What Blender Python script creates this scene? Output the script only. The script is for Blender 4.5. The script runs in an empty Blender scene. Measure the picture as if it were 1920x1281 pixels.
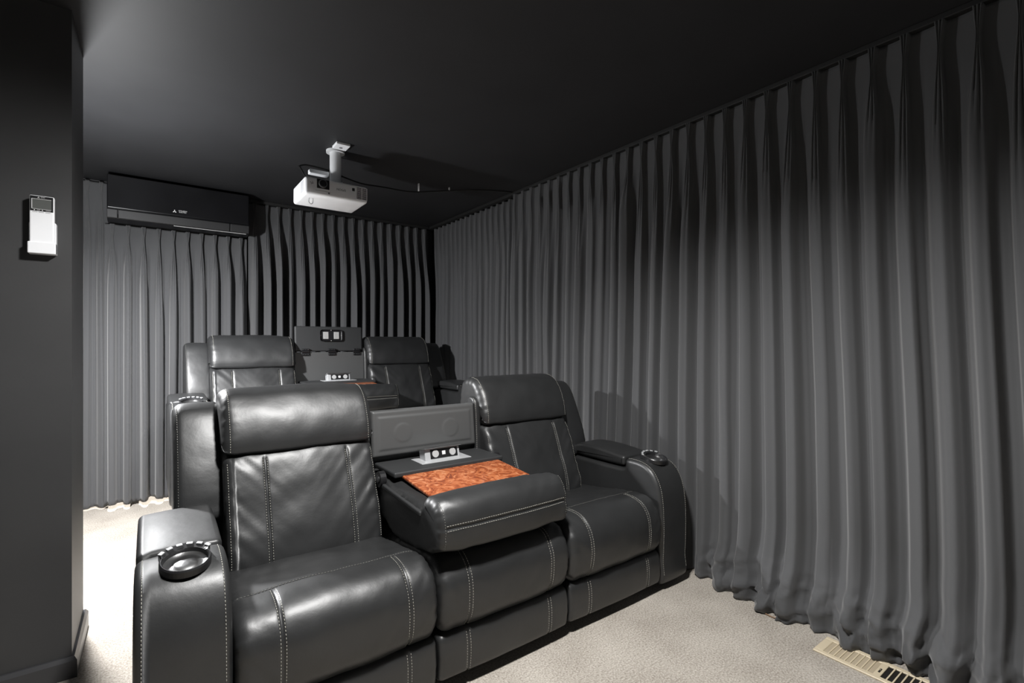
import bpy, bmesh, math, random
import numpy as np
from mathutils import Vector, Matrix, noise as mnoise

C = bpy.context.scene.collection
S = bpy.context.scene
R = math.radians

# ------------------------------------------------------------------ camera
FPX = 920.0
YAW = math.atan((960 - 282) / FPX)
cd = bpy.data.cameras.new('camera')
cd.sensor_fit = 'HORIZONTAL'; cd.sensor_width = 36.0
cd.lens = 36.0 * FPX / 1920.0
cd.shift_y = (644 - 640.5) / 1920.0
cd.clip_start = 0.02
cam = bpy.data.objects.new('camera', cd); C.objects.link(cam)
cam.location = (0, 0, 1.2); cam.rotation_euler = (R(90), 0, -YAW)
S.camera = cam

# ------------------------------------------------------------------ world, lights, exposure
S.view_settings.view_transform = 'Standard'
S.view_settings.look = 'None'
S.view_settings.exposure = 0.0
S.view_settings.gamma = 1.0
S.view_settings.use_curve_mapping = False
W = bpy.data.worlds.new('world'); S.world = W; W.use_nodes = True
W.node_tree.nodes['Background'].inputs[0].default_value = (0.93, 0.97, 1.0, 1)
W.node_tree.nodes['Background'].inputs[1].default_value = 0.08


def lamp(name, kind, loc, energy, color=(1, 1, 1), rot=(0, 0, 0), **kw):
    l = bpy.data.lights.new(name, kind); l.energy = energy; l.color = color
    for k, v in kw.items(): setattr(l, k, v)
    o = bpy.data.objects.new(name, l); C.objects.link(o)
    o.location = loc; o.rotation_euler = rot
    return o


# lamp standing behind the end of the partition wall, ceiling downlight in front of the sofa, sun outside the back window
lamp('alcove_lamp', 'POINT', (-0.295, 3.10, 1.66), 78, (0.98, 0.99, 1.0), shadow_soft_size=0.05)
lamp('alcove_shade_lamp', 'AREA', (-0.305, 3.08, 1.66), 84, (0.99, 0.99, 1.0),
     Vector((0.26, 0.20, -1.0)).to_track_quat('-Z', 'Y').to_euler(), shape='DISK', size=0.09)
lamp('downlight_lamp', 'SPOT', (0.62, 0.95, 2.36), 320, (1.0, 0.99, 0.975), (R(-4), R(8), 0),
     spot_size=R(168), spot_blend=0.6, shadow_soft_size=0.10)
lamp('sun', 'SUN', (0, 8, 4), 9.0, (1.0, 0.97, 0.92), (R(-42), 0, 0), angle=R(0.6))

# ------------------------------------------------------------------ materials


def nodes(m):
    m.use_nodes = True
    return m.node_tree.nodes, m.node_tree.links


def plain(name, col, rough=0.5, metal=0.0, spec=0.5, bump=None, coat=0.0, var=None, sheen=0.0):
    m = bpy.data.materials.new(name); n, l = nodes(m)
    b = n['Principled BSDF']
    b.inputs['Base Color'].default_value = (*col, 1)
    b.inputs['Roughness'].default_value = rough
    b.inputs['Metallic'].default_value = metal
    b.inputs['Specular IOR Level'].default_value = spec
    b.inputs['Coat Weight'].default_value = coat
    b.inputs['Sheen Weight'].default_value = sheen
    tc = n.new('ShaderNodeTexCoord')
    if var:
        sc, amt = var
        t = n.new('ShaderNodeTexNoise'); t.inputs['Scale'].default_value = sc; t.inputs['Detail'].default_value = 6
        l.new(tc.outputs['Object'], t.inputs['Vector'])
        r = n.new('ShaderNodeValToRGB')
        r.color_ramp.elements[0].position = 0.3; r.color_ramp.elements[1].position = 0.7
        r.color_ramp.elements[0].color = (*[c * (1 - amt) for c in col], 1)
        r.color_ramp.elements[1].color = (*[min(1, c * (1 + amt)) for c in col], 1)
        l.new(t.outputs['Fac'], r.inputs[0]); l.new(r.outputs[0], b.inputs['Base Color'])
    if bump:
        prev = None
        for sc, st, dist in bump:
            t = n.new('ShaderNodeTexNoise'); t.inputs['Scale'].default_value = sc; t.inputs['Detail'].default_value = 5
            l.new(tc.outputs['Object'], t.inputs['Vector'])
            bp = n.new('ShaderNodeBump'); bp.inputs['Strength'].default_value = st; bp.inputs['Distance'].default_value = dist
            l.new(t.outputs['Fac'], bp.inputs['Height'])
            if prev: l.new(prev.outputs[0], bp.inputs['Normal'])
            prev = bp
        l.new(prev.outputs[0], b.inputs['Normal'])
    return m


M = {}
M['leather'] = plain('black_leather', (0.020, 0.0205, 0.021), 0.43, spec=0.7,
                     bump=[(13, 0.22, 0.006), (48, 0.14, 0.002), (420, 0.16, 0.0006)], var=(9, 0.12))
M['vinyl'] = plain('matte_black_vinyl', (0.026, 0.027, 0.028), 0.6, bump=[(700, 0.15, 0.0005)])
M['panelvinyl'] = plain('grey_black_vinyl', (0.075, 0.076, 0.076), 0.45, bump=[(600, 0.2, 0.0006)])
M['thread'] = plain('stitch_thread', (0.36, 0.35, 0.31), 0.7)
M['dthread'] = plain('dull_stitch_thread', (0.14, 0.138, 0.125), 0.7)
M['plinth'] = plain('plinth_black', (0.01, 0.01, 0.01), 0.7)
M['blackplastic'] = plain('black_plastic', (0.012, 0.012, 0.013), 0.35)
M['chrome'] = plain('brushed_steel', (0.55, 0.55, 0.55), 0.28, 1.0)
M['silver'] = plain('silver_plastic', (0.50, 0.51, 0.52), 0.35, 0.25)
M['white'] = plain('white_plastic', (0.88, 0.89, 0.91), 0.38, var=(6, 0.03))
M['offwhite'] = plain('off_white_metal', (0.62, 0.63, 0.64), 0.4)
M['socket'] = plain('grey_socket', (0.42, 0.42, 0.42), 0.4)
M['screen'] = plain('grey_lcd', (0.10, 0.105, 0.10), 0.3)
M['curtain'] = plain('charcoal_curtain_cloth', (0.080, 0.081, 0.084), 0.85, spec=0.2, sheen=0.25,
                     bump=[(38, 0.12, 0.004), (900, 0.12, 0.0006)])
M['ceiling'] = plain('black_ceiling_paint', (0.022, 0.0225, 0.0245), 0.62, spec=0.3, bump=[(60, 0.06, 0.002)], var=(2.5, 0.10))
M['wall'] = plain('black_wall_paint', (0.045, 0.045, 0.046), 0.5, spec=0.4, bump=[(90, 0.08, 0.002)], var=(3, 0.10))
M['skirt'] = plain('black_gloss_skirting', (0.045, 0.045, 0.048), 0.35)
M['acbody'] = plain('black_gloss_casing', (0.007, 0.007, 0.008), 0.3, spec=0.3, var=(5, 0.25))
M['acflap'] = plain('dark_grey_louvre', (0.024, 0.024, 0.025), 0.5, spec=0.3)
M['print'] = plain('white_print', (0.75, 0.75, 0.75), 0.5)
M['greyprint'] = plain('grey_print', (0.22, 0.22, 0.24), 0.5)
M['vent'] = plain('cream_vent_plastic', (0.70, 0.60, 0.43), 0.45)
M['ventslat'] = plain('beige_vent_slat', (0.50, 0.42, 0.30), 0.5)
M['dark'] = plain('dark_hollow', (0.008, 0.006, 0.005), 0.8)
M['cable'] = plain('black_cable', (0.008, 0.008, 0.008), 0.45)
M['tanwire'] = plain('tan_wire', (0.25, 0.16, 0.10), 0.5)
M['lens'] = plain('lens_glass', (0.01, 0.01, 0.012), 0.06, coat=1.0)
M['lightpanel'] = plain('clear_lamp_lens', (0.36, 0.36, 0.35), 0.25, bump=[(300, 0.6, 0.003)])
M['outside'] = plain('outside_paving', (0.5, 0.48, 0.45), 0.8)


def carpet():
    m = bpy.data.materials.new('beige_carpet'); n, l = nodes(m); b = n['Principled BSDF']
    b.inputs['Roughness'].default_value = 0.95; b.inputs['Specular IOR Level'].default_value = 0.1
    tc = n.new('ShaderNodeTexCoord')
    t1 = n.new('ShaderNodeTexNoise'); t1.inputs['Scale'].default_value = 150; t1.inputs['Detail'].default_value = 3
    t2 = n.new('ShaderNodeTexNoise'); t2.inputs['Scale'].default_value = 5; t2.inputs['Detail'].default_value = 4
    for t in (t1, t2): l.new(tc.outputs['Object'], t.inputs['Vector'])
    mx = n.new('ShaderNodeMath'); mx.operation = 'MULTIPLY_ADD'
    l.new(t2.outputs['Fac'], mx.inputs[0]); mx.inputs[1].default_value = 0.35
    l.new(t1.outputs['Fac'], mx.inputs[2])
    r = n.new('ShaderNodeValToRGB')
    r.color_ramp.elements[0].position = 0.45; r.color_ramp.elements[1].position = 0.90
    r.color_ramp.elements[0].color = (0.27, 0.237, 0.20, 1)
    r.color_ramp.elements[1].color = (0.60, 0.555, 0.495, 1)
    l.new(mx.outputs[0], r.inputs[0]); l.new(r.outputs[0], b.inputs['Base Color'])
    bp = n.new('ShaderNodeBump'); bp.inputs['Strength'].default_value = 0.6; bp.inputs['Distance'].default_value = 0.004
    l.new(t1.outputs['Fac'], bp.inputs['Height']); l.new(bp.outputs[0], b.inputs['Normal'])
    return m


M['carpet'] = carpet()


def burl():
    m = bpy.data.materials.new('orange_burl_veneer'); n, l = nodes(m); b = n['Principled BSDF']
    b.inputs['Roughness'].default_value = 0.22; b.inputs['Coat Weight'].default_value = 0.4
    tc = n.new('ShaderNodeTexCoord')
    t0 = n.new('ShaderNodeTexNoise'); t0.inputs['Scale'].default_value = 9; t0.inputs['Detail'].default_value = 3
    l.new(tc.outputs['Object'], t0.inputs['Vector'])
    vm = n.new('ShaderNodeVectorMath'); vm.operation = 'MULTIPLY_ADD'
    l.new(t0.outputs['Color'], vm.inputs[0]); vm.inputs[1].default_value = (0.13, 0.13, 0.13)
    l.new(tc.outputs['Object'], vm.inputs[2])
    t1 = n.new('ShaderNodeTexNoise'); t1.inputs['Scale'].default_value = 15; t1.inputs['Detail'].default_value = 5
    t1.inputs['Distortion'].default_value = 3.2
    l.new(vm.outputs[0], t1.inputs['Vector'])
    r = n.new('ShaderNodeValToRGB'); cr = r.color_ramp
    cr.elements[0].position = 0.30; cr.elements[0].color = (0.20, 0.044, 0.016, 1)
    cr.elements[1].position = 0.72; cr.elements[1].color = (0.66, 0.31, 0.16, 1)
    e = cr.elements.new(0.46); e.color = (0.34, 0.085, 0.028, 1)
    e = cr.elements.new(0.58); e.color = (0.50, 0.16, 0.062, 1)
    l.new(t1.outputs['Fac'], r.inputs[0]); l.new(r.outputs[0], b.inputs['Base Color'])
    return m


M['burl'] = burl()

# ------------------------------------------------------------------ object helpers


def mkmesh(name, verts, faces, mats, parent=None, smooth=True, midx=None):
    me = bpy.data.meshes.new(name)
    me.from_pydata([tuple(v) for v in verts], [], [tuple(f) for f in faces])
    for m in mats: me.materials.append(m)
    if smooth: me.polygons.foreach_set('use_smooth', [True] * len(me.polygons))
    if midx is not None: me.polygons.foreach_set('material_index', midx)
    me.update()
    o = bpy.data.objects.new(name, me); C.objects.link(o)
    if parent: o.parent = parent
    return o


def bmobj(name, bm, mats, parent=None, smooth=False):
    me = bpy.data.meshes.new(name)
    bmesh.ops.recalc_face_normals(bm, faces=bm.faces)
    bm.to_mesh(me); bm.free()
    for m in (mats if isinstance(mats, (list, tuple)) else [mats]): me.materials.append(m)
    if smooth: me.polygons.foreach_set('use_smooth', [True] * len(me.polygons))
    o = bpy.data.objects.new(name, me); C.objects.link(o)
    if parent: o.parent = parent
    return o


def thing(name, label, cat, loc=(0, 0, 0), group=None):
    o = bpy.data.objects.new(name, None); C.objects.link(o); o.location = loc
    o.empty_display_size = 0.1
    return tag(o, label, cat, group)


def tag(o, label, cat, group=None, kind=None):
    o['label'] = label; o['category'] = cat
    if group: o['group'] = group
    if kind: o['kind'] = kind
    return o


def struct(o):
    o['kind'] = 'structure'; return o


def add_box(bm, x0, x1, y0, y1, z0, z1, bev=0.0, seg=3, mat=0, mtx=None):
    r = bmesh.ops.create_cube(bm, size=1.0)
    vs = r['verts']
    for v in vs:
        v.co = Vector(((x0 + x1) / 2 + v.co.x * (x1 - x0), (y0 + y1) / 2 + v.co.y * (y1 - y0), (z0 + z1) / 2 + v.co.z * (z1 - z0)))
    fs = {f for v in vs for f in v.link_faces}
    if bev > 0:
        es = list({e for v in vs for e in v.link_edges})
        b = bmesh.ops.bevel(bm, geom=es, offset=bev, segments=seg, profile=0.5, affect='EDGES')
        fs = set(b['faces']) | {f for f in fs if f.is_valid}
        vs = list({v for f in fs for v in f.verts})
    for f in fs:
        if f.is_valid: f.material_index = mat
    if mtx is not None:
        for v in vs: v.co = mtx @ v.co
    return vs


def add_cyl(bm, p0, p1, r0, r1=None, seg=24, mat=0, cap=True):
    r1 = r0 if r1 is None else r1
    p0, p1 = Vector(p0), Vector(p1); d = p1 - p0
    q = d.to_track_quat('Z', 'Y').to_matrix().to_4x4()
    m = Matrix.Translation((p0 + p1) / 2) @ q
    r = bmesh.ops.create_cone(bm, cap_ends=cap, segments=seg, radius1=r0, radius2=r1, depth=d.length, matrix=m)
    for f in {f for v in r['verts'] for f in v.link_faces}: f.material_index = mat
    return r['verts']


def add_tube(bm, pts, r, seg=8, mat=0):
    pts = [Vector(p) for p in pts]
    rings = []
    up = Vector((0.13, 0.21, 1)).normalized()
    for i, p in enumerate(pts):
        t = (pts[min(i + 1, len(pts) - 1)] - pts[max(i - 1, 0)]).normalized()
        a = t.cross(up)
        if a.length < 1e-3: a = t.cross(Vector((1, 0, 0)))
        a.normalize(); b = t.cross(a)
        rings.append([bm.verts.new(p + a * (r * math.cos(k * 2 * math.pi / seg)) + b * (r * math.sin(k * 2 * math.pi / seg))) for k in range(seg)])
    for i in range(len(rings) - 1):
        for k in range(seg):
            f = bm.faces.new((rings[i][k], rings[i][(k + 1) % seg], rings[i + 1][(k + 1) % seg], rings[i + 1][k])); f.material_index = mat
    for rg in (rings[0], rings[-1]):
        f = bm.faces.new(rg); f.material_index = mat


def catmull(pts, n=10, closed=True):
    P = [np.array(p, float) for p in pts]; out = []
    m = len(P)
    rng = range(m) if closed else range(m - 1)
    for i in rng:
        if closed: a, b, c, d = P[i - 1], P[i], P[(i + 1) % m], P[(i + 2) % m]
        else: a, b, c, d = P[max(i - 1, 0)], P[i], P[i + 1], P[min(i + 2, m - 1)]
        for k in range(n):
            t = k / n
            out.append(0.5 * (2 * b + (c - a) * t + (2 * a - 5 * b + 4 * c - d) * t * t + (3 * b - a - 3 * c + d) * t ** 3))
    if not closed: out.append(P[-1])
    return np.array(out)


def text_mesh(name, body, size, mat, parent, mtx, extrude=0.0004):
    cu = bpy.data.curves.new(name, 'FONT'); cu.body = body; cu.size = size; cu.extrude = extrude
    cu.align_x = 'CENTER'; cu.align_y = 'CENTER'
    t = bpy.data.objects.new(name + '_tmp', cu); C.objects.link(t)
    dg = bpy.context.evaluated_depsgraph_get(); dg.update()
    me = bpy.data.meshes.new_from_object(t.evaluated_get(dg))
    bpy.data.objects.remove(t); bpy.data.curves.remove(cu)
    me.transform(mtx); me.materials.clear(); me.materials.append(mat); me.name = name
    o = bpy.data.objects.new(name, me); C.objects.link(o); o.parent = parent
    return o


# ------------------------------------------------------------------ soft upholstery: a side profile lofted across x
class Loft:
    """profile: closed (y, z) outline going up the front, over the top and down the back."""

    def __init__(s, ctrl, x0, x1, re=0.03, N=96, crown=0.0, seed=0, wr=0.0015, wscale=7.0, pucker=0.0, fold=0.0, nsub=10):
        pl = catmull(ctrl, nsub)
        seg = np.linalg.norm(np.roll(pl, -1, 0) - pl, axis=1); s.L = seg.sum()
        cum = np.concatenate([[0], np.cumsum(seg)]); plc = np.vstack([pl, pl[:1]])
        s.N = N; sv = np.linspace(0, s.L, N, endpoint=False)
        s.ps = np.stack([np.interp(sv, cum, plc[:, k]) for k in (0, 1)], 1)
        t = np.roll(s.ps, -1, 0) - np.roll(s.ps, 1, 0); t /= np.linalg.norm(t, axis=1)[:, None]
        area = 0.5 * np.sum(s.ps[:, 0] * np.roll(s.ps[:, 1], -1) - np.roll(s.ps[:, 0], -1) * s.ps[:, 1])
        sg = 1.0 if area > 0 else -1.0
        s.nm = np.stack([t[:, 1], -t[:, 0]], 1) * sg
        s.sv = sv; s.x0, s.x1, s.re, s.crown = x0, x1, re, crown
        s.seed, s.wr, s.ws, s.pucker, s.fold = seed, wr, wscale, pucker, fold
        s.vg = []; s.hg = []; s.stitch = []

    def near(s, y, z):
        return float(s.sv[np.argmin((s.ps[:, 0] - y) ** 2 + (s.ps[:, 1] - z) ** 2)])

    def vseam(s, x, a, b, depth=0.005, w=0.006, rows=(-0.007, 0.007), mat=1):
        sa, sb = s.near(*a), s.near(*b)
        s.vg.append((x, sa, sb, depth, w))
        for o in rows: s.stitch.append(('v', x + o, sa, sb, mat))

    def hseam(s, yz, xa, xb, depth=0.005, w=0.007, rows=(-0.007, 0.007), mat=1):
        sc = s.near(*yz); s.hg.append((sc, xa, xb, depth, w))
        for o in rows: s.stitch.append(('h', sc + o, xa, xb, mat))

    def edge(s, off, a, b, mat=1):
        sa, sb = s.near(*a), s.near(*b)
        for x in off: s.stitch.append(('v', x, sa, sb, mat))

    @staticmethod
    def _in(v, a, b, L):
        if a <= b: return a <= v <= b
        return v >= a or v <= b

    def P(s, x, sv, lift=0.0):
        f = (sv % s.L) / s.L * s.N; i = int(f) % s.N; j = (i + 1) % s.N; f -= int(f)
        p = s.ps[i] * (1 - f) + s.ps[j] * f; n = s.nm[i] * (1 - f) + s.nm[j] * f
        e = max(0.0, min(x - s.x0, s.x1 - x)); t = (2 * (x - s.x0) / (s.x1 - s.x0) - 1)
        q = max(0.0, 1 - e / s.re); ins = s.re * (1 - math.sqrt(max(0.0, 1 - q * q))) + s.crown * t * t
        d = -ins
        for (xs, sa, sb, dp, w) in s.vg:
            if abs(x - xs) < 4 * w and s._in(sv % s.L, sa, sb, s.L): d -= dp * math.exp(-((x - xs) / w) ** 2)
        for (sc, xa, xb, dp, w) in s.hg:
            ds = abs((sv - sc + s.L / 2) % s.L - s.L / 2)
            if ds < 4 * w and xa <= x <= xb: d -= dp * math.exp(-(ds / w) ** 2)
        if s.wr:
            v = Vector((x * s.ws + s.seed * 3.7, p[0] * s.ws, p[1] * s.ws + s.seed))
            d += s.wr * mnoise.noise(v)
            d += s.wr * 0.5 * mnoise.noise(v * 2.3)
        if s.fold:
            sd = math.exp(-(e / 0.10)); sgn = 1 if t < 0 else -1
            a = (p[1] * 0.8 + sgn * x * 1.0 + p[0] * 0.3) * 24
            d += s.fold * sd * mnoise.noise(Vector((a, x * 2 + s.seed, p[1] * 3)))
        if s.pucker:
            d += s.pucker * math.exp(-(e / 0.022)) * mnoise.noise(Vector((sv * 55, s.seed * 2.1 + (0 if t < 0 else 9), 0)))
        d += lift
        return Vector((x, p[0] + n[0] * d, p[1] + n[1] * d))

    def build(s, name, mats, parent, nx=26):
        xs = set(np.linspace(s.x0 + s.re, s.x1 - s.re, nx).tolist())
        for k in range(7):
            e = s.re * (1 - math.cos(k / 6 * math.pi / 2)); xs |= {s.x0 + e, s.x1 - e}
        for (x, a, b, dp, w) in s.vg: xs |= {x, x - w * 0.7, x + w * 0.7, x - 1.6 * w, x + 1.6 * w}
        if s.pucker:
            for e in (0.5, 0.75): xs |= {s.x0 + s.re * (1 + e), s.x1 - s.re * (1 + e)}
        xs = sorted(xs)
        V = []; F = []; mi = []
        svs = list(s.sv)
        for (sc, xa, xb, dp, w) in s.hg: svs += [(sc + k * w) % s.L for k in (-1.6, -.7, 0, .7, 1.6)]
        svs = sorted(set(svs)); N = len(svs)
        c = s.ps.mean(0)
        for x in xs:
            for q in svs: V.append(s.P(x, q))
        for i in range(len(xs) - 1):
            for k in range(N):
                a = i * N + k; b = i * N + (k + 1) % N
                F.append((a, a + N, b + N, b)); mi.append(0)
        for side in (0, len(xs) - 1):
            q = tuple(side * N + k for k in range(N))
            F.append(q[::-1] if side == 0 else q); mi.append(0)
        # stitches
        for kind, c0, a, b, mt in s.stitch:
            ln = (b - a) % s.L if kind == 'v' else b - a
            n = int(ln / 0.0095)
            for k in range(n):
                u0 = a + k * ln / n; u1 = u0 + 0.0062
                if kind == 'v': p, q = s.P(c0, u0, 0.0006), s.P(c0, u1, 0.0006)
                else: p, q = s.P(u0, c0, 0.0006), s.P(u1, c0, 0.0006)
                d = (q - p).normalized()
                w1 = d.cross(Vector((0.3, 0.5, 0.8))).normalized() * 0.0009; w2 = d.cross(w1)
                st = len(V)
                for base in (p, q):
                    V.extend([base + w1, base + w2, base - w1, base - w2])
                for j in range(4):
                    F.append((st + j, st + (j + 1) % 4, st + 4 + (j + 1) % 4, st + 4 + j)); mi.append(mt)
                F.append((st + 3, st + 2, st + 1, st)); mi.append(mt)
                F.append((st + 4, st + 5, st + 6, st + 7)); mi.append(mt)
        o = mkmesh(name, V, F, mats, parent, True, mi)
        bm = bmesh.new(); bm.from_mesh(o.data); bmesh.ops.recalc_face_normals(bm, faces=bm.faces); bm.to_mesh(o.data); bm.free()
        return o


LM = [M['leather'], M['thread'], M['dthread']]

# ------------------------------------------------------------------ room shell
XR, YB, ZC = 2.42, 4.72, 2.4
NX, NY0, NY1 = -0.228, 2.365, 2.735


def slab(name, x0, x1, y0, y1, z0, z1, mat):
    bm = bmesh.new(); add_box(bm, x0, x1, y0, y1, z0, z1)
    return struct(bmobj(name, bm, mat))


slab('floor', -2.6, XR + 0.1, -1.6, YB + 0.1, -0.1, 0.0, M['carpet'])
slab('ceiling', -2.6, XR + 0.1, -1.6, YB + 0.1, ZC, ZC + 0.1, M['ceiling'])
slab('wall_right', XR, XR + 0.1, -1.6, YB + 0.1, 0, ZC, M['wall'])
slab('wall_partition', -2.6, NX, NY0, NY1, 0, ZC, M['wall'])
slab('wall_left', -1.25, -1.15, NY1, YB, 0, ZC, M['wall'])
# back wall with a glazed opening behind the curtains
bm = bmesh.new()
add_box(bm, -1.25, -0.75, YB, YB + 0.1, 0, ZC); add_box(bm, 0.55, XR, YB, YB + 0.1, 0, ZC); add_box(bm, -0.75, 0.55, YB, YB + 0.1, 2.0, ZC)
struct(bmobj('wall_back', bm, M['wall']))
bm = bmesh.new()
for a, b in ((-0.75, -0.70), (-0.12, -0.07), (0.50, 0.55)): add_box(bm, a, b, YB + 0.03, YB + 0.08, 0.0, 2.0)
add_box(bm, -0.70, 0.50, YB + 0.03, YB + 0.08, 1.95, 2.0)
struct(bmobj('window_1', bm, M['skirt']))
slab('trim_outside_paving', -2.6, 3, YB + 0.1, YB + 2.5, -0.12, -0.02, M['outside'])
# skirting round the partition end
bm = bmesh.new()
prof = [(0.0, 0.0), (0.016, 0.0), (0.016, 0.062), (0.008, 0.075), (0.0, 0.075)]


def skirt(bm, path):
    # path of (x, y, outward normal x, outward normal y)
    rings = []
    for (x, y, ox, oy) in path: rings.append([bm.verts.new((x + ox * p[0], y + oy * p[0], p[1])) for p in prof])
    for i in range(len(rings) - 1):
        for k in range(len(prof)):
            bm.faces.new((rings[i][k], rings[i][(k + 1) % len(prof)], rings[i + 1][(k + 1) % len(prof)], rings[i + 1][k]))
    bm.faces.new(rings[0]); bm.faces.new(rings[-1])


skirt(bm, [(-2.6, NY0, 0, -1), (NX, NY0, 1, -1), (NX, NY1, 1, 1), (-1.15, NY1, 0, 1)])
struct(bmobj('baseboard_partition', bm, M['skirt']))
# raised carpeted platform under the rear sofa
DX, DY, DZ = 0.122, 1.93, 0.235
slab('floor_platform', 0.16, XR, 3.36, YB, 0.0, DZ, M['carpet'])

# ------------------------------------------------------------------ curtains


def smooth(a, b, v):
    t = min(1, max(0, (v - a) / (b - a))); return t * t * (3 - 2 * t)


def curtain(name, label, org, du, nr, length, ztop, zbot, pitch, amp, seed, hem=0.012, puddle=0.0, header=0.09, lateral=0.05, group=None, exs=(.55, 1.25), lean=0.0):
    rnd = random.Random(seed)
    n = max(2, int(round(length / pitch))); p = length / n
    H = ztop - zbot
    vs = [0, .012, .03, .05, .066, header - .01, header, header + .012, header + .03, header + .055, .18, .23, .3, .38, .47, .57]
    v = .68
    while v < H - .5: vs.append(v); v += .12
    v = H - .48
    while v < H: vs.append(v); v += .012 if puddle else .05
    vs.append(H)
    K = 30
    A = [amp * rnd.uniform(0.55, 1.30) for _ in range(n + 1)]
    Bc = [rnd.uniform(-.15, .15) for _ in range(n + 2)]
    Bd = [rnd.uniform(-.05, .05) for _ in range(n + 2)]
    Lt = [rnd.uniform(.5, 1.25) for _ in range(n + 2)]
    Ex = [rnd.uniform(*exs) for _ in range(n + 2)]
    fdep = 0.034
    St = [rnd.uniform(.28, .75) for _ in range(n + 1)]
    hz = [rnd.uniform(-hem, hem) for _ in range(n + 2)]
    V = []; ncol = n * K + 1
    for iv, v in enumerate(vs):
        for k in range(ncol):
            q = k / K; i = min(n - 1, int(q)); ph = q - i
            j = ph - 0.5
            # pinched heading: three fingers gathered on a flat band
            hw = 0.20
            fa = min(1.0, v / header)
            sp = 0.15 * (1 - fa) + 0.050 * fa + 0.10 * smooth(header, header + 0.22, v)
            t = j / hw
            if abs(t) < 1:
                g = t * sp
                hgt = fdep * (0.30 + 0.70 * abs(math.cos(t * math.pi * 1.5))) * (1 - smooth(.82, 1.0, abs(t)))
            else:
                g = math.copysign(sp + (abs(j) - hw) / (0.5 - hw) * (.5 - sp), j)
                hgt = -0.004 * math.sin(math.pi * (abs(j) - hw) / (0.5 - hw) * 0.5)
            # soft fold below
            w = smooth(header, header + St[i], v)
            drift = Bc[i] * (1 - abs(j) * 2) * smooth(.1, H, v) + Bd[i] * (1 - abs(j) * 2) * math.sin(v * 2.2 + i)
            fu = j + lateral * Lt[i] * math.sin(4 * math.pi * j) + drift
            ex = Ex[i]
            fd = A[i] * (0.5 + 0.5 * math.cos(2 * math.pi * j)) ** ex
            fd += A[i] * 0.07 * math.sin(6 * math.pi * j + seed + i * 1.7)
            u_, d_ = g * (1 - w) + fu * w, hgt * (1 - w) + fd * w
            uu = (i + 0.5 + u_) * p
            if lean: uu += lean * math.tanh((uu - 1.78) / 0.35) * smooth(.3, 2.2, v) * smooth(.15, .95, uu)
            z = ztop - v
            d_ += 0.012 * mnoise.noise(Vector((uu * 2.1 + seed, z * 0.9, seed))) * smooth(.1, .6, v)
            d_ += 0.0035 * mnoise.noise(Vector((uu * 9 + seed, z * 3.5, 3))) * smooth(.2, .6, v)
            d_ += 0.010 * max(0, 1 - 4.5 * abs(mnoise.noise(Vector((uu * 2.6 + z * 0.22 + seed, z * 0.35, 40))))) * smooth(.3, .8, v)
            b = smooth(.42, 0.0, z - zbot) * smooth(1.58, 1.85, uu)
            if puddle:
                rg = 1 - abs(mnoise.noise(Vector((uu * 7 + z * 5 + seed, z * 10 - uu * 3, 5)))) * 2.2
                rg2 = 1 - abs(mnoise.noise(Vector((uu * 13 - z * 9, z * 16 + uu * 6, 15)))) * 2.2
                b2 = smooth(.26, 0.02, z - zbot) * smooth(1.58, 1.85, uu)
                d_ += puddle * (b * 0.75 + 0.6 * b * mnoise.noise(Vector((uu * 4.5 + seed, z * 3.0, 1))) + 0.50 * b2 * max(0, rg) ** 1.5 + 0.22 * b2 * max(0, rg2) ** 1.5)
                ck = (z - 0.10 * abs(j) + 0.09 * ((i * 7) % 5) / 5 + 0.03 * mnoise.noise(Vector((uu * 9, 2, seed)))) / 0.135
                qk = ck % 1
                d_ += 0.036 * b2 * ((qk / .78) ** .7 if qk < .78 else (1 - qk) / .22) * (0.35 + 0.65 * ((i * 5) % 3) / 2)
                uu += puddle * 0.4 * b * mnoise.noise(Vector((uu * 5, z * 6, 8)))
            hh = hz[i] * (1 - ph) + hz[i + 1] * ph
            z += hh * smooth(.25, 0, z - zbot)
            z = max(z, 0.004)
            V.append((org[0] + du[0] * uu + nr[0] * d_, org[1] + du[1] * uu + nr[1] * d_, z))
    F = []
    for r in range(len(vs) - 1):
        for k in range(ncol - 1):
            a = r * ncol + k; F.append((a, a + 1, a + ncol + 1, a + ncol))
    o = mkmesh(name, V, F, [M['curtain']])
    sm = o.modifiers.new('thickness', 'SOLIDIFY'); sm.thickness = 0.002; sm.offset = 0
    return tag(o, label, 'curtain', group)


YC = 4.60
curtain('curtain', 'charcoal curtain reaching the ceiling, at the left of the air conditioner beside the partition', (-1.1, YC + 0.075), (1, 0), (0, -1), 0.85, 2.375, 0.012, 0.075, 0.04, 3, hem=0.012)
curtain('curtain', 'shorter charcoal pleated curtain hanging directly below the black air conditioner', (-0.268, YC), (1, 0), (0, -1), 0.915, 2.066, 0.035, 0.0925, 0.072, 11, exs=(0.9, 1.6), hem=0.02, header=0.085)
curtain('curtain', 'charcoal pleated back curtain at the right of the air conditioner, behind the rear sofa', (0.66, YC + 0.02), (1, 0), (0, -1), 1.66, 2.375, 0.24, 0.092, 0.105, 23, hem=0.0, exs=(1.0, 1.9))
XC = 2.335
curtain('curtain', 'charcoal curtain on the right wall from the back corner to behind the rear sofa', (XC + 0.048, YC - 0.03), (0, -1), (-1, 0), 1.38, 2.375, 0.24, 0.088, 0.038, 31, hem=0.0, lateral=0.045)
curtain('curtain', 'long charcoal curtain on the right wall beside the front sofa, bunched on the carpet', (XC, YC - 1.45), (0, -1), (-1, 0), 3.10, 2.375, 0.004, 0.1035, 0.060, 47, hem=0.0, puddle=0.065, lateral=0.055, exs=(.5, 1.0), lean=0.05)
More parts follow.
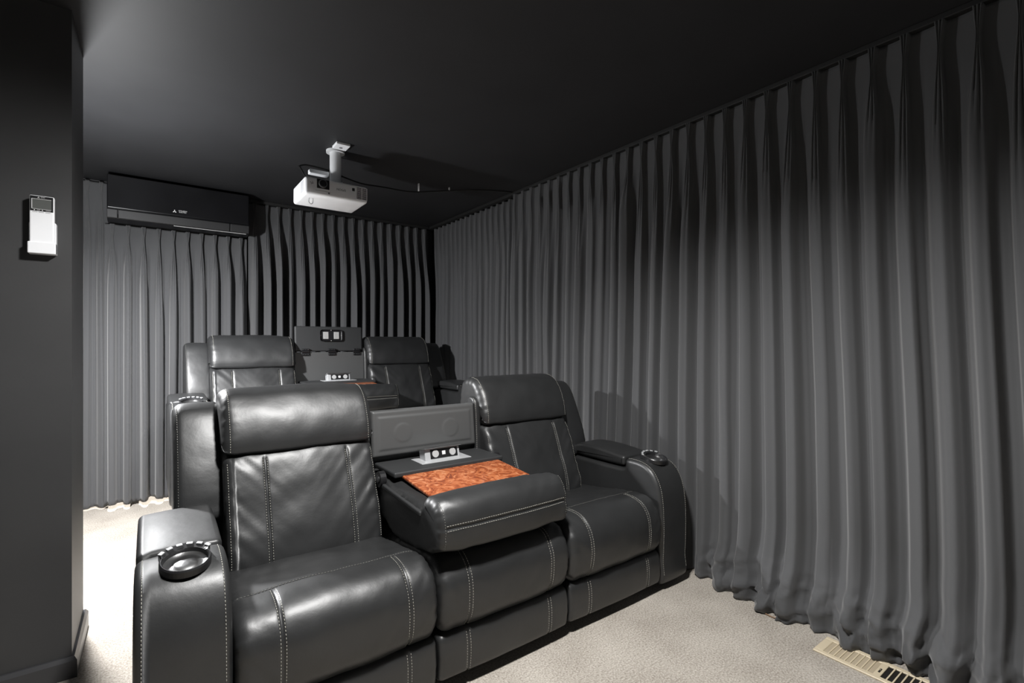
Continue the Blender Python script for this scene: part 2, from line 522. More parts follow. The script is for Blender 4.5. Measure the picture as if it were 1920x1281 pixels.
for nm, lb, bx in (('curtain_rail', 'slim black curtain rail under the ceiling along the right wall', (XC - 0.025, XC + 0.02, -0.1, YC, 2.376, ZC)),
                   ('curtain_rail', 'slim black curtain rail under the ceiling along the back wall, right of the air conditioner', (0.66, XC - 0.03, YC - 0.03, YC + 0.015, 2.376, ZC))):
    bm = bmesh.new(); add_box(bm, *bx, 0.004, 2); tag(bmobj(nm, bm, M['plinth']), lb, 'curtain rail')

# ------------------------------------------------------------------ recliner sofa
SOFA = thing('recliner_sofa', 'black leather three-seat recliner sofa in front, standing on the beige carpet', 'sofa', (-0.035, 1.47, 0))


def build_arm(x0, x1, seed):
    ctrl = [(0.012, 0.03), (0.004, 0.15), (0.0, 0.30), (0.004, 0.42), (0.022, 0.505), (0.06, 0.568), (0.11, 0.598), (0.165, 0.607), (0.215, 0.606),
            (0.232, 0.60), (0.238, 0.575), (0.25, 0.556), (0.40, 0.553), (0.60, 0.553), (0.80, 0.553), (0.835, 0.53), (0.84, 0.3), (0.83, 0.03), (0.60, 0.022), (0.20, 0.022)]
    L = Loft(ctrl, x0, x1, re=0.02, N=150, crown=0.004, seed=seed, wr=0.0015)
    L.edge((x0 + 0.017, x1 - 0.017), (0.004, 0.08), (0.225, 0.605))
    a = L.build('armrest', LM, SOFA, 12)
    pad = [(0.238, 0.565), (0.236, 0.60), (0.245, 0.614), (0.30, 0.622), (0.42, 0.632), (0.54, 0.632), (0.60, 0.622), (0.612, 0.59), (0.60, 0.562), (0.42, 0.558), (0.27, 0.558)]
    P = Loft(pad, x0 + 0.002, x1 - 0.002, re=0.016, N=80, crown=0.005, seed=seed + 1, wr=0.001)
    P.build('armrest_lid', LM, a, 10)
    return a


def build_cup(xc):
    cy_, cz, tilt = 0.125, 0.598, R(13)
    m = Matrix.Translation((xc, cy_, cz + 0.002)) @ Matrix.Rotation(tilt, 4, 'X')
    bm = bmesh.new()
    ro, ri, hh = 0.060, 0.0525, 0.021
    prof = [(ro, 0), (ro, hh - .004), (ro - .003, hh), (ri + .003, hh), (ri, hh - .003), (ri - 0.001, 0.004), (0.0, 0.003)]
    rings = []
    n = 48
    for (r, z) in prof[:-1]:
        ring = []
        for k in range(n):
            a = 2 * math.pi * k / n
            rr = r
            if r > ri + .001:                       # flat rear lobe that carries the buttons
                bmp = smooth(0.42, 0.60, math.sin(a)); rr = r + 0.016 * bmp
            ring.append(bm.verts.new((rr * math.cos(a), rr * math.sin(a), z)))
        rings.append(ring)
    for i in range(len(rings) - 1):
        for k in range(n): bm.faces.new((rings[i][k], rings[i][(k + 1) % n], rings[i + 1][(k + 1) % n], rings[i + 1][k]))
    bm.faces.new(rings[0])
    for v in bm.verts: v.co = m @ v.co
    cup = bmobj('cup_holder', bm, M['blackplastic'], SOFA, True)
    cup.data.polygons.foreach_set('use_smooth', [False] * len(cup.data.polygons))
    bm = bmesh.new(); rr = []
    for (r, z) in ((0.0515, 0.006), (0.042, 0.0035), (0.028, 0.003), (0.0265, 0.0045), (0.004, 0.0045)):
        rr.append([bm.verts.new(m @ Vector((r * math.cos(2 * math.pi * k / n), r * math.sin(2 * math.pi * k / n), z))) for k in range(n)])
    for i in range(len(rr) - 1):
        for k in range(n): bm.faces.new((rr[i][k], rr[i][(k + 1) % n], rr[i + 1][(k + 1) % n], rr[i + 1][k]))
    bm.faces.new(rr[-1])
    d = bmobj('cup_dish', bm, M['chrome'], cup, True); d['label'] = 'brushed steel dish inside the cup holder'
    for k in range(6):
        a = R(38 + k * 104 / 5)
        bm = bmesh.new()
        mm = m @ Matrix.Rotation(a, 4, 'Z') @ Matrix.Translation((0.068, 0, hh))
        add_box(bm, -0.005, 0.005, -0.0075, 0.0075, -0.001, 0.0025, 0.001, 2, mtx=mm)
        bmobj('button', bm, M['silver'], cup)


def build_seat(x0, x1, seed, mid=False):
    ctrl = [(0.05, 0.205), (0.012, 0.218), (-0.012, 0.255), (-0.02, 0.32), (-0.012, 0.385), (0.02, 0.435), (0.07, 0.462), (0.14, 0.466),
            (0.22, 0.455), (0.35, 0.436), (0.48, 0.418), (0.60, 0.405), (0.66, 0.39), (0.66, 0.30), (0.6, 0.25), (0.30, 0.20)]
    L = Loft(ctrl, x0, x1, re=0.035, N=150, crown=0.008, seed=seed, wr=0.0045, wscale=6, pucker=0.009, fold=0.006)
    for x in (x0 + 0.115, x1 - 0.085 - 0.02):
        L.vseam(x, (0.03, 0.21), (0.147, 0.466), mat=1)
    L.hseam((0.15, 0.466), x0 + 0.02, x1 - 0.02, depth=0.006, w=0.007, rows=(0.006,), mat=2)
    return L.build('seat_cushion', LM, SOFA, 60)


def build_foot(x0, x1, seed):
    ctrl = [(0.02, 0.045), (0.003, 0.06), (-0.004, 0.11), (-0.002, 0.165), (0.012, 0.202), (0.05, 0.21), (0.09, 0.19), (0.10, 0.12), (0.09, 0.05), (0.05, 0.04)]
    L = Loft(ctrl, x0 + 0.002, x1 - 0.002, re=0.018, N=64, crown=0.004, seed=seed, wr=0.0022, wscale=5, pucker=0.003)
    for x in (x0 + 0.115, x1 - 0.105): L.vseam(x, (0.02, 0.046), (0.02, 0.19))
    return L.build('footrest', LM, SOFA, 22)


def build_back(x0, x1, seed):
    ctrl = [(0.46, 0.36), (0.445, 0.42), (0.462, 0.50), (0.50, 0.60), (0.54, 0.70), (0.578, 0.775), (0.61, 0.80), (0.67, 0.83), (0.74, 0.85), (0.80, 0.82), (0.82, 0.6), (0.80, 0.36), (0.70, 0.33), (0.55, 0.33)]
    L = Loft(ctrl, x0, x1, re=0.03, N=150, crown=0.010, seed=seed, wr=0.0045, wscale=6, pucker=0.006, fold=0.010)
    for x in (x0 + 0.135, x1 - 0.115): L.vseam(x, (0.446, 0.40), (0.575, 0.77))
    L.edge((x0 + 0.012, x1 - 0.012), (0.446, 0.42), (0.575, 0.77), mat=1)
    b = L.build('backrest', LM, SOFA, 64)
    hc = [(0.585, 0.785), (0.572, 0.81), (0.578, 0.86), (0.60, 0.92), (0.63, 0.97), (0.67, 1.008), (0.725, 1.025), (0.79, 1.018), (0.83, 0.98), (0.845, 0.90), (0.84, 0.80), (0.79, 0.77), (0.68, 0.77)]
    Hd = Loft(hc, x0 - 0.004, x1 + 0.004, re=0.038, N=90, crown=0.006, seed=seed + 5, wr=0.0045, wscale=6, pucker=0.009)
    Hd.edge((x0 + 0.022, x1 - 0.022), (0.575, 0.80), (0.74, 1.025), mat=1)
    Hd.build('headrest', LM, SOFA, 40)
    return b


def build_wing(x0, x1, seed):
    ctrl = [(0.60, 0.56), (0.598, 0.62), (0.62, 0.70), (0.66, 0.80), (0.70, 0.88), (0.74, 0.94), (0.79, 0.968), (0.84, 0.96), (0.87, 0.92), (0.88, 0.75), (0.87, 0.56), (0.75, 0.552)]
    L = Loft(ctrl, x0, x1, re=0.028, N=90, crown=0.006, seed=seed, wr=0.003, wscale=6, pucker=0.003)
    L.edge((x0 + 0.014,) if x0 < 1 else (x1 - 0.014,), (0.6, 0.60), (0.79, 0.968), mat=2)
    return L.build('side_wing', LM, SOFA, 12)


bm = bmesh.new(); add_box(bm, 0.03, 2.195, 0.09, 0.82, 0.0, 0.30, 0.01); bmobj('base_frame', bm, M['plinth'], SOFA)
bm = bmesh.new(); add_box(bm, 0.22, 2.005, 0.70, 0.83, 0.25, 0.72, 0.01); bmobj('rear_frame', bm, M['plinth'], SOFA)
for (a, b, sd) in ((0.0, 0.212, 1), (2.015, 2.225, 2)):
    build_arm(a, b, sd)
build_cup(0.112); build_cup(2.125)
for (a, b, sd) in ((0.215, 0.814, 3), (0.817, 1.410, 4), (1.413, 2.012, 5)):
    build_seat(a, b, sd); build_foot(a, b, sd + 20)
build_back(0.248, 0.805, 7); build_back(1.378, 1.936, 8)
build_wing(0.10, 0.262, 9); build_wing(1.925, 2.118, 10)

# console: the middle backrest folded down into a table
CX0, CX1 = 0.815, 1.387
cc = [(0.02, 0.478), (-0.018, 0.495), (-0.03, 0.545), (-0.026, 0.60), (-0.005, 0.645), (0.03, 0.668), (0.075, 0.672), (0.115, 0.664), (0.13, 0.645), (0.145, 0.628),
      (0.25, 0.632), (0.40, 0.640), (0.52, 0.646), (0.60, 0.645), (0.625, 0.60), (0.61, 0.52), (0.5, 0.46), (0.35, 0.425), (0.2, 0.432), (0.08, 0.458)]
L = Loft(cc, CX0 - 0.006, CX1 + 0.004, re=0.028, N=150, crown=0.010, seed=13, wr=0.0035, wscale=6, pucker=0.011, fold=0.009)
L.hseam((-0.028, 0.578), CX0 + 0.02, CX1 - 0.02, depth=0.006, rows=(-0.009, 0.009))
L.edge((CX0 + 0.014, CX1 - 0.014), (-0.018, 0.5), (0.03, 0.668), mat=2)
L.build('folded_backrest', LM, SOFA, 40)
# side rails of the folded back
for x in (CX0 - 0.004, CX1 + 0.002):
    bm = bmesh.new()
    add_box(bm, x - 0.008, x + 0.008, 0.125, 0.53, 0.594, 0.612, 0.005, 2, mtx=Matrix.Translation((0, 0.33, 0.6)) @ Matrix.Rotation(R(3), 4, 'X') @ Matrix.Translation((0, -0.33, -0.6)))
    bmobj('side_rail', bm, M['vinyl'], SOFA)
tilt = Matrix.Translation((0, 0.28, 0.64)) @ Matrix.Rotation(R(4.5), 4, 'X') @ Matrix.Translation((0, -0.28, -0.64))
bm = bmesh.new(); add_box(bm, 0.868, 1.348, 0.115, 0.435, 0.632, 0.646, 0.005, 3, mtx=tilt)
o = bmobj('table_tray', bm, M['burl'], SOFA); o['label'] = 'glossy orange burl wood table tray'
bm = bmesh.new(); add_box(bm, 0.832, 1.372, 0.415, 0.64, 0.650, 0.672, 0.007, 3)
bmobj('console_shelf', bm, M['vinyl'], SOFA)
# pop-up power unit
bm = bmesh.new(); add_box(bm, 0.985, 1.235, 0.475, 0.590, 0.6715, 0.6755, 0.0018, 2)
PU = bmobj('power_unit', bm, M['silver'], SOFA); PU['label'] = 'silver pop-up power unit'
pm = Matrix.Translation((1.108, 0.525, 0.672)) @ Matrix.Rotation(R(-14), 4, 'X')
bm = bmesh.new(); add_box(bm, -0.088, 0.088, -0.012, 0.045, 0.0, 0.052, 0.003, 2, mtx=pm)
bmobj('socket_block', bm, M['silver'], PU)
bm = bmesh.new(); add_box(bm, -0.062, 0.076, -0.0145, -0.011, 0.006, 0.047, 0.001, 1, mtx=pm); bmobj('socket_face', bm, M['blackplastic'], PU)
for x in (-0.037, 0.050):
    bm = bmesh.new(); add_cyl(bm, pm @ Vector((x, -0.0135, 0.027)), pm @ Vector((x, -0.0165, 0.027)), 0.017, 0.016, 24)
    bmobj('socket', bm, M['socket'], PU)
bm = bmesh.new(); add_box(bm, -0.004, 0.013, -0.0165, -0.013, 0.019, 0.036, 0.001, 1, mtx=pm); bmobj('usb_port', bm, M['print'], PU)
bm = bmesh.new(); add_box(bm, -0.095, 0.092, -0.030, 0.046, 0.0525, 0.0565, 0.0012, 1, mtx=pm); bmobj('flip_lid', bm, M['chrome'], PU)
# hinge discs either side
for x in (CX0 - 0.006, CX1 + 0.004):
    bm = bmesh.new(); add_cyl(bm, (x - 0.012, 0.50, 0.635), (x + 0.012, 0.50, 0.635), 0.032, seg=28)
    add_cyl(bm, (x - 0.017, 0.50, 0.635), (x + 0.017, 0.50, 0.635), 0.016, seg=20)
    bmobj('hinge_disc', bm, M['blackplastic'], SOFA)
# rear panel behind the console with side posts
bm = bmesh.new(); add_box(bm, 0.812, 1.385, 0.665, 0.70, 0.42, 0.895, 0.008, 3)
bmobj('back_panel', bm, M['panelvinyl'], SOFA)
pc = [(0.625, 0.62), (0.622, 0.70), (0.628, 0.82), (0.64, 0.90), (0.665, 0.925), (0.70, 0.925), (0.72, 0.88), (0.72, 0.62), (0.67, 0.60)]
for x in (1.352,):
    P = Loft(pc, x, x + 0.036, re=0.012, N=60, crown=0.002, seed=33, wr=0.001)
    P.edge((x + 0.006,), (0.622, 0.66), (0.665, 0.925), mat=1)
    P.build('panel_post', LM, SOFA, 6)


def build_flap(root, raised):
    w0, w1 = 0.818, 1.350
    zt = 0.897
    if raised:
        m = Matrix.Translation((0, 0.672, zt)) @ Matrix.Rotation(R(-4), 4, 'X')
        bm = bmesh.new(); add_box(bm, w0, w1, 0.0, 0.028, 0.004, 0.205, 0.011, 4, mtx=m)
        f = bmobj('storage_flap', bm, M['vinyl'], root)
        cx = (w0 + w1) / 2 + 0.01
        bm = bmesh.new(); add_box(bm, cx - 0.088, cx + 0.088, -0.005, 0.004, 0.085, 0.178, 0.02, 5, mtx=m)
        for v in bm.verts: pass
        rp = bmobj('reading_light', bm, M['blackplastic'], f)
        bm = bmesh.new()
        for x in (-0.042, 0.042): add_box(bm, cx + x - 0.021, cx + x + 0.021, -0.008, -0.004, 0.103, 0.161, 0.002, 2, mtx=m)
        # small screws
        for (x, z) in ((-0.081, 0.132), (0.081, 0.132), (0, 0.090), (0, 0.173)): add_cyl(bm, m @ Vector((cx + x, -0.004, z)), m @ Vector((cx + x, -0.0068, z)), 0.0035, seg=10)
        q = bmobj('light_lens', bm, M['lightpanel'], f); q['label'] = 'two clear rectangular lamp lenses with screws'
    else:
        m = Matrix.Translation((0, 0.662, zt)) @ Matrix.Rotation(R(-5), 4, 'X')
        # padded lid hanging shut: pressed border and two round dents
        nx, nz = 90, 50
        Wd, Hh = w1 - w0, 0.205
        V = []; F = []
        for i in range(nx + 1):
            for k in range(nz + 1):
                x = w0 + Wd * i / nx; z = -Hh * k / nz
                e = min(i / nx * Wd, (1 - i / nx) * Wd, k / nz * Hh, (1 - k / nz) * Hh)
                y = 0.012 * (1 - math.sqrt(max(0, 1 - max(0, 1 - e / 0.012) ** 2)))
                y += -0.004 * smooth(0.024, 0.036, e)
                for cxn in (0.27, 0.73):
                    r = math.hypot(x - (w0 + Wd * cxn), z + Hh * 0.52)
                    y += -0.0022 * (1 - smooth(0.036, 0.048, r))
                V.append(m @ Vector((x, -0.026 + y, z)))
        for i in range(nx):
            for k in range(nz):
                a = i * (nz + 1) + k; F.append((a, a + 1, a + nz + 2, a + nz + 1))
        st = len(V)
        loop = [i * (nz + 1) for i in range(nx + 1)] + [nx * (nz + 1) + k for k in range(1, nz + 1)] + [i * (nz + 1) + nz for i in range(nx - 1, -1, -1)] + [k for k in range(nz - 1, 0, -1)]
        for a in loop:
            p = m.inverted() @ V[a]; V.append(m @ Vector((p.x, 0.0, p.z)))
        n = len(loop)
        for j in range(n): F.append((loop[j], loop[(j + 1) % n], st + (j + 1) % n, st + j))
        F.append(tuple(st + j for j in range(n)))
        f = mkmesh('storage_flap', V, F, [M['panelvinyl']], root)
        bm = bmesh.new(); bm.from_mesh(f.data); bmesh.ops.recalc_face_normals(bm, faces=bm.faces); bm.to_mesh(f.data); bm.free()
    if raised:
        for x in (w0 + 0.075, (w0 + w1) / 2 + 0.01, w1 - 0.055):
            bm = bmesh.new()
            add_box(bm, x - 0.028, x + 0.028, 0.654, 0.667, zt - 0.028, zt - 0.006, 0.002, 1)
            add_box(bm, x - 0.028, x + 0.028, 0.654, 0.672, zt + 0.010, zt + 0.026, 0.002, 1)
            add_cyl(bm, (x - 0.028, 0.658, zt + 0.002), (x + 0.028, 0.658, zt + 0.002), 0.007, seg=12)
            for sx in (-0.018, 0.0, 0.018):
                for zz in (-0.019, 0.019): add_cyl(bm, (x + sx, 0.656, zt + zz), (x + sx, 0.6515, zt + zz), 0.003, seg=8, mat=1)
            bmobj('hinge', bm, [M['blackplastic'], M['chrome']], f)


def dup(root, loc, label):
    r = root.copy(); C.objects.link(r); r.location = loc; r['label'] = label
    for ch in list(root.children):
        c = ch.copy(); C.objects.link(c); c.parent = r
        for g in list(ch.children):
            d = g.copy(); C.objects.link(d); d.parent = c
    return r


REAR = dup(SOFA, (-0.035 + DX, 1.47 + DY, DZ), 'black leather three-seat recliner sofa at the back, with its console flap standing raised')
SOFA['group'] = REAR['group'] = 'home cinema sofas'
build_flap(SOFA, False); build_flap(REAR, True)

# ------------------------------------------------------------------ projector on the ceiling
PRJ = thing('projector', 'white projector hanging upside down from the black ceiling', 'projector', (0.90, 3.12, 2.4))
px0, px1, py0, py1, pz0, pz1 = -0.185, 0.185, -0.14, 0.15, -0.335, -0.232
bm = bmesh.new()
add_box(bm, px0, px1, py0, py1, pz0, pz1, 0.016, 4)
bmobj('projector_body', bm, M['white'], PRJ, True)
bm = bmesh.new(); add_box(bm, -0.118, -0.047, py0 - 0.003, py0 + 0.01, -0.320 + 0.028, -0.320 + 0.083, 0.002, 2); bmobj('lens_recess', bm, M['blackplastic'], PRJ)
bm = bmesh.new()
for (r0, r1, y0, y1, mt) in ((0.0255, 0.0235, -0.002, -0.012, 0), (0.0195, 0.017, -0.012, -0.013, 1)):
    add_cyl(bm, (-0.085, py0 + y0, -0.263), (-0.085, py0 + y1, -0.263), r0, r1, 36, mt)
o = bmobj('lens', bm, [M['chrome'], M['lens']], PRJ, False)
bm = bmesh.new(); add_box(bm, 0.088, 0.104, py0 - 0.001, py0 + 0.004, -0.272, -0.254, 0.001, 1); bmobj('sensor_window', bm, M['blackplastic'], PRJ)
bm = bmesh.new()
add_box(bm, 0.112, 0.180, py0 - 0.0012, py0 + 0.004, -0.318, -0.243, 0, 1, 1)
for k in range(11): add_box(bm, 0.112, 0.180, py0 - 0.003, py0, -0.318 + k * 0.0072, -0.3155 + k * 0.0072)
for x in (0.112, 0.145, 0.177): add_box(bm, x, x + 0.0035, py0 - 0.0034, py0, -0.318, -0.243)
bmobj('vent_grille', bm, [M['white'], M['dark']], PRJ)
bm = bmesh.new()
for k in range(6):
    for j in range(8): add_cyl(bm, (px0 + 0.001, py0 + 0.03 + k * 0.012, -0.255 - j * 0.008), (px0 - 0.0008, py0 + 0.03 + k * 0.012, -0.255 - j * 0.008), 0.0025, seg=8)
bmobj('side_perforation', bm, M['greyprint'], PRJ)
bm = bmesh.new(); add_box(bm, -0.127, -0.042, py0 - 0.0012, py0 + 0.003, -0.3065, -0.3050); add_box(bm, -0.055, -0.045, py0 - 0.003, py0 + 0.003, -0.318, -0.309)
bmobj('lens_slider', bm, M['greyprint'], PRJ)
mt = Matrix.Translation((0.022, py0 - 0.0006, -0.278)) @ Matrix.Rotation(R(90), 4, 'X') @ Matrix.Rotation(R(180), 4, 'Z')
text_mesh('maker_lettering', 'EPSON', 0.018, M['greyprint'], PRJ, mt)
bm = bmesh.new()
for (x, z, a) in ((-0.151, -0.266, 30), (-0.146, -0.272, -35), (-0.141, -0.264, 70)):
    add_box(bm, -0.007, 0.007, -0.0006, 0.0006, -0.0013, 0.0013, mtx=Matrix.Translation((x, py0 - 0.0003, z)) @ Matrix.Rotation(R(a), 4, 'Y'))
bmobj('front_emblem', bm, M['greyprint'], PRJ)
# mount
bm = bmesh.new(); add_cyl(bm, (0.03, 0.0, -0.012), (0.03, 0.0, -0.222), 0.034, seg=32); add_cyl(bm, (0.03, 0, 0), (0.03, 0, -0.014), 0.055, seg=36)
add_cyl(bm, (0.03, 0.0, -0.212), (0.03, 0.0, -0.226), 0.036, seg=32)
bmobj('mount_pole', bm, M['offwhite'], PRJ, False)
bm = bmesh.new(); add_box(bm, -0.012, 0.070, -0.165, -0.075, -0.016, -0.0005, 0.003, 2)
add_cyl(bm, (0.028, -0.115, -0.015), (0.028, -0.115, -0.018), 0.010, seg=18, mat=1)
o = bmobj('ceiling_plate', bm, [M['white'], M['greyprint']], PRJ)
bm = bmesh.new()
for (x, y, z) in ((-0.15, -0.10, 0), (0.16, -0.06, 0), (0.02, 0.12, 0), (-0.10, 0.10, 0)):
    add_tube(bm, catmull([(0.03, 0.0, -0.222), (0.03 + (x - 0.03) * .4, y * .4, -0.221), (0.03 + (x - 0.03) * .8, y * .8, -0.224), (x, y, -0.236)], 6, False), 0.0065)
add_box(bm, -0.005, 0.045, -0.10, -0.075, -0.236, -0.218, 0.002, 1)
bmobj('mount_arms', bm, M['offwhite'], PRJ)
bm = bmesh.new(); add_box(bm, -0.115, 0.0, 0.03, 0.075, -0.155, -0.128, 0.004, 2); bmobj('adapter_box', bm, M['white'], PRJ)
bm = bmesh.new(); add_tube(bm, catmull([(-0.14, -0.06, -0.333), (-0.143, -0.065, -0.36), (-0.132, -0.07, -0.372), (-0.122, -0.068, -0.36), (-0.12, -0.06, -0.333)], 6, False), 0.0025)
bmobj('security_loop', bm, M['chrome'], PRJ)
# cable along the ceiling
bm = bmesh.new()
add_tube(bm, catmull([(0.775, 3.09, 2.168), (0.755, 3.13, 2.21), (0.735, 3.17, 2.27), (0.735, 3.19, 2.285), (0.78, 3.19, 2.30), (0.90, 3.20, 2.30), (1.02, 3.22, 2.28), (1.15, 3.26, 2.275), (1.32, 3.32, 2.30), (1.55, 3.38, 2.325), (1.75, 3.36, 2.36), (1.95, 3.28, 2.385), (2.15, 3.18, 2.393), (2.30, 3.12, 2.393)], 8, False), 0.0055)
CB = tag(bmobj('projector_cable', bm, M['cable'], None, True), 'black cable looping from the white projector along the ceiling to the curtain', 'cable')
for (x, y, z) in ((1.62, 3.378, 2.338), (1.85, 3.325, 2.373)):
    bm = bmesh.new(); add_box(bm, x - 0.004, x + 0.004, y - 0.008, y + 0.008, z + 0.004, 2.3995, 0.0015, 1)
    o = bmobj('cable_clip', bm, M['white'], CB); o['label'] = 'small white clip holding the cable to the ceiling'

# ------------------------------------------------------------------ air conditioner


def emblem(bm, mtx, r, mat=0):
    for k in range(3):
        a = R(90 + 120 * k)
        c = Vector((math.cos(a), math.sin(a), 0)) * r * 0.5
        d = Vector((math.cos(a), math.sin(a), 0)); t = Vector((-d.y, d.x, 0))
        vs = [bm.verts.new(mtx @ (c + q)) for q in (d * r * .5, t * r * .29, -d * r * .5, -t * r * .29)]
        vt = [bm.verts.new(v.co + (mtx.to_3x3() @ Vector((0, 0, 0.0006)))) for v in vs]
        bm.faces.new(vt)
        for i in range(4): bm.faces.new((vs[i], vs[(i + 1) % 4], vt[(i + 1) % 4], vt[i]))


AC = thing('air_conditioner', 'black wall air conditioner high on the back wall under the ceiling', 'air conditioner', (0.2, 4.72, 2.05))
ax0, ax1 = -0.442, 0.43
ay = -0.345
prof = [(0.0, 0.035), (-0.22, 0.028), (-0.25, 0.006), (ay + 0.02, 0.022), (ay + 0.004, 0.05), (ay, 0.08), (ay, 0.285), (ay + 0.02, 0.315), (-0.25, 0.325), (0.0, 0.325)]
bm = bmesh.new()
ra = [bm.verts.new((ax0, y, z)) for y, z in prof]; rb = [bm.verts.new((ax1, y, z)) for y, z in prof]
for k in range(len(prof)): bm.faces.new((ra[k], ra[(k + 1) % len(prof)], rb[(k + 1) % len(prof)], rb[k]))
bm.faces.new(ra); bm.faces.new(rb[::-1])
bmobj('casing', bm, M['acbody'], AC)
bm = bmesh.new(); add_box(bm, ax0 + 0.002, ax1 - 0.002, ay - 0.010, ay + 0.004, 0.088, 0.318, 0.005, 3); bmobj('front_panel', bm, M['acbody'], AC)
bm = bmesh.new(); add_box(bm, ax0 + 0.062, ax1 - 0.135, -0.012, 0.006, 0.0, 0.058, 0.003, 2, mtx=Matrix.Translation((0, ay + 0.004, 0.022)) @ Matrix.Rotation(R(8), 4, 'X'))
bmobj('louvre', bm, M['acflap'], AC)
for xa, xb in ((ax0 + 0.001, ax0 + 0.058), (ax1 - 0.13, ax1 - 0.001)):
    bm = bmesh.new(); add_box(bm, xa, xb, -0.012, 0.006, 0.0, 0.058, 0.003, 2, mtx=Matrix.Translation((0, ay + 0.004, 0.022)) @ Matrix.Rotation(R(8), 4, 'X'))
    bmobj('end_cap', bm, M['acflap'], AC)
bm = bmesh.new()
for x in (0.0, 0.038, 0.075): add_box(bm, ax1 - 0.122 + x, ax1 - 0.096 + x, ay - 0.0105, ay - 0.008, 0.052, 0.056)
add_box(bm, ax0 + 0.38, ax1 - 0.02, ay + 0.000, ay + 0.006, 0.012, 0.016)
bmobj('indicator_marks', bm, M['socket'], AC)
fm = Matrix.Translation((-0.012, ay - 0.0100, 0.118)) @ Matrix.Rotation(R(90), 4, 'X')
bm = bmesh.new(); emblem(bm, fm @ Matrix.Translation((-0.045, 0, 0)), 0.013); bmobj('maker_emblem', bm, M['print'], AC)
text_mesh('maker_lettering', 'MITSUBISHI\nELECTRIC', 0.0105, M['print'], AC, fm @ Matrix.Translation((0.005, 0.004, 0)))

# ------------------------------------------------------------------ remote on the partition
RM = thing('remote_control', 'white air conditioner remote in a wall holder on the black partition', 'remote control', (-0.302, NY0, 1.61))
bm = bmesh.new(); add_box(bm, -0.0315, 0.0315, -0.036, -0.014, -0.088, 0.100, 0.004, 3); bmobj('remote_body', bm, M['white'], RM)
bm = bmesh.new(); add_box(bm, -0.036, 0.036, -0.040, -0.010, -0.100, -0.060, 0.003, 2); add_box(bm, -0.036, 0.036, -0.014, 0.0, -0.100, 0.010, 0.003, 2)
add_box(bm, 0.031, 0.036, -0.034, -0.005, -0.100, 0.010, 0.002, 1)
bmobj('wall_holder', bm, M['white'], RM)
bm = bmesh.new(); add_box(bm, -0.029, 0.029, -0.0372, -0.035, 0.046, 0.0975, 0.0005, 1); bmobj('display_bezel', bm, M['blackplastic'], RM)
bm = bmesh.new(); add_box(bm, -0.0245, 0.0245, -0.0378, -0.037, 0.053, 0.0875, 0.0003, 1); bmobj('display', bm, M['screen'], RM)
bm = bmesh.new(); add_box(bm, -0.0257, -0.0240, -0.0381, -0.037, 0.053, 0.0875); add_box(bm, -0.0245, 0.0245, -0.0381, -0.037, 0.0868, 0.0878)
add_box(bm, -0.0245, 0.0245, -0.0381, -0.037, 0.0525, 0.0533)
bmobj('display_edge', bm, M['print'], RM)
rm = Matrix.Translation((0, -0.0372, 0.0925)) @ Matrix.Rotation(R(90), 4, 'X')
bm = bmesh.new(); emblem(bm, rm @ Matrix.Translation((-0.008, 0, 0)), 0.0034)
bmobj('maker_emblem', bm, M['print'], RM)
for x, d in ((-0.0185, -1), (0.0015, 1)):
    bm = bmesh.new(); add_cyl(bm, (x, -0.0370, 0.0492), (x, -0.0378, 0.0492), 0.0016, seg=12); bmobj('arrow_mark', bm, M['print'], RM)
text_mesh('maker_lettering', 'MITSUBISHI\nELECTRIC', 0.0022, M['print'], RM, rm @ Matrix.Translation((0.003, 0.001, 0.0001)), 0.0002)
text_mesh('button_lettering', 'TEMP', 0.0036, M['print'], RM, rm @ Matrix.Translation((-0.0085, -0.0433, 0.0001)), 0.0002)
text_mesh('button_lettering', 'ON/OFF', 0.0036, M['print'], RM, rm @ Matrix.Translation((0.0165, -0.0433, 0.0001)), 0.0002)
bm = bmesh.new()
for x in (-0.024, -0.008, 0.009): add_box(bm, x, x + 0.013, -0.0368, -0.035, 0.0415, 0.0435, 0.0004, 1)
bmobj('remote_buttons', bm, M['silver'], RM)

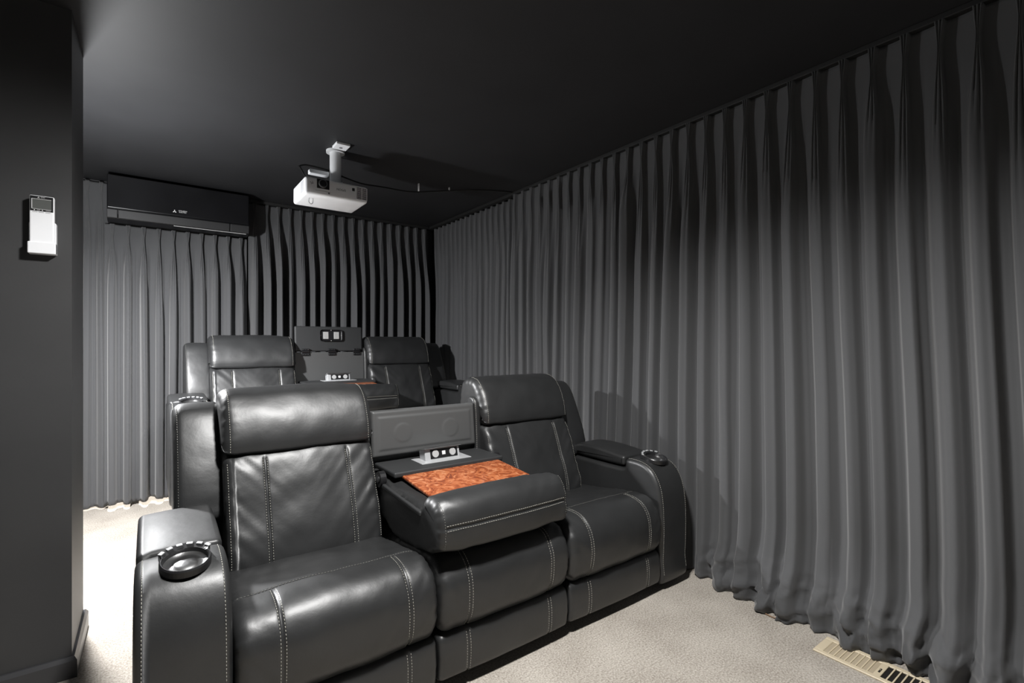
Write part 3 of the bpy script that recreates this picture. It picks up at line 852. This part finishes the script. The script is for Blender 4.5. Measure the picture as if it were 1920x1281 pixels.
# ------------------------------------------------------------------ floor vent
VT = thing('floor_vent', 'cream plastic floor heating vent in the carpet beside the right curtain', 'vent', (2.145, 0.655, 0.0))
vx0, vx1, vy0, vy1 = -0.062, 0.075, -0.205, 0.192
bm = bmesh.new()
fr = 0.020
add_box(bm, vx0, vx0 + fr, vy0, vy1, 0.0, 0.007, 0.002, 1); add_box(bm, vx1 - fr, vx1, vy0, vy1, 0.0, 0.007, 0.002, 1)
add_box(bm, vx0 + fr - .002, vx1 - fr + .002, vy1 - 0.03, vy1, 0.0, 0.007, 0.002, 1); add_box(bm, vx0 + fr - .002, vx1 - fr + .002, vy0, vy0 + 0.03, 0.0, 0.007, 0.002, 1)
add_box(bm, vx0 + fr - .002, vx1 - fr + .002, -0.022, 0.0, 0.0, 0.0065, 0.001, 1)
for k in range(1, 9): add_box(bm, vx0 + fr - .002, vx1 - fr + .002, 0.0 + k * 0.018 - 0.0022, 0.0 + k * 0.018 + 0.0022, 0.001, 0.0066)
for k in range(1, 8): add_box(bm, vx0 + fr - .002, vx1 - fr + .002, -0.022 - k * 0.019 - 0.0022, -0.022 - k * 0.019 + 0.0022, 0.001, 0.0066)
bmobj('vent_frame', bm, M['vent'], VT)
bm = bmesh.new(); add_box(bm, vx0 + fr - .001, vx1 - fr + .001, 0.0, vy1 - 0.029, 0.0005, 0.004); o = bmobj('closed_damper', bm, M['ventslat'], VT); o['label'] = 'closed beige half of the vent'
bm = bmesh.new(); add_box(bm, vx0 + fr - .001, vx1 - fr + .001, vy0 + 0.029, -0.021, 0.0005, 0.0016); o = bmobj('open_duct', bm, M['dark'], VT); o['label'] = 'dark open half of the vent'
bm = bmesh.new(); add_box(bm, -0.018, 0.012, -0.014, -0.008, 0.006, 0.0072, mat=0); add_box(bm, -0.006, 0.0, -0.013, -0.009, 0.007, 0.013, 0.001, 1, mat=1)
bmobj('vent_lever', bm, [M['dark'], M['vent']], VT)

# thin wire lying by the hem
bm = bmesh.new(); add_tube(bm, catmull([(2.33, 1.16, 0.006), (2.23, 1.13, 0.005), (2.19, 1.08, 0.005), (2.20, 1.02, 0.005), (2.30, 0.97, 0.006)], 8, False), 0.003)
tag(bmobj('floor_wire', bm, M['tanwire'], None, True), 'thin tan wire curling out from under the right curtain onto the carpet', 'wire')
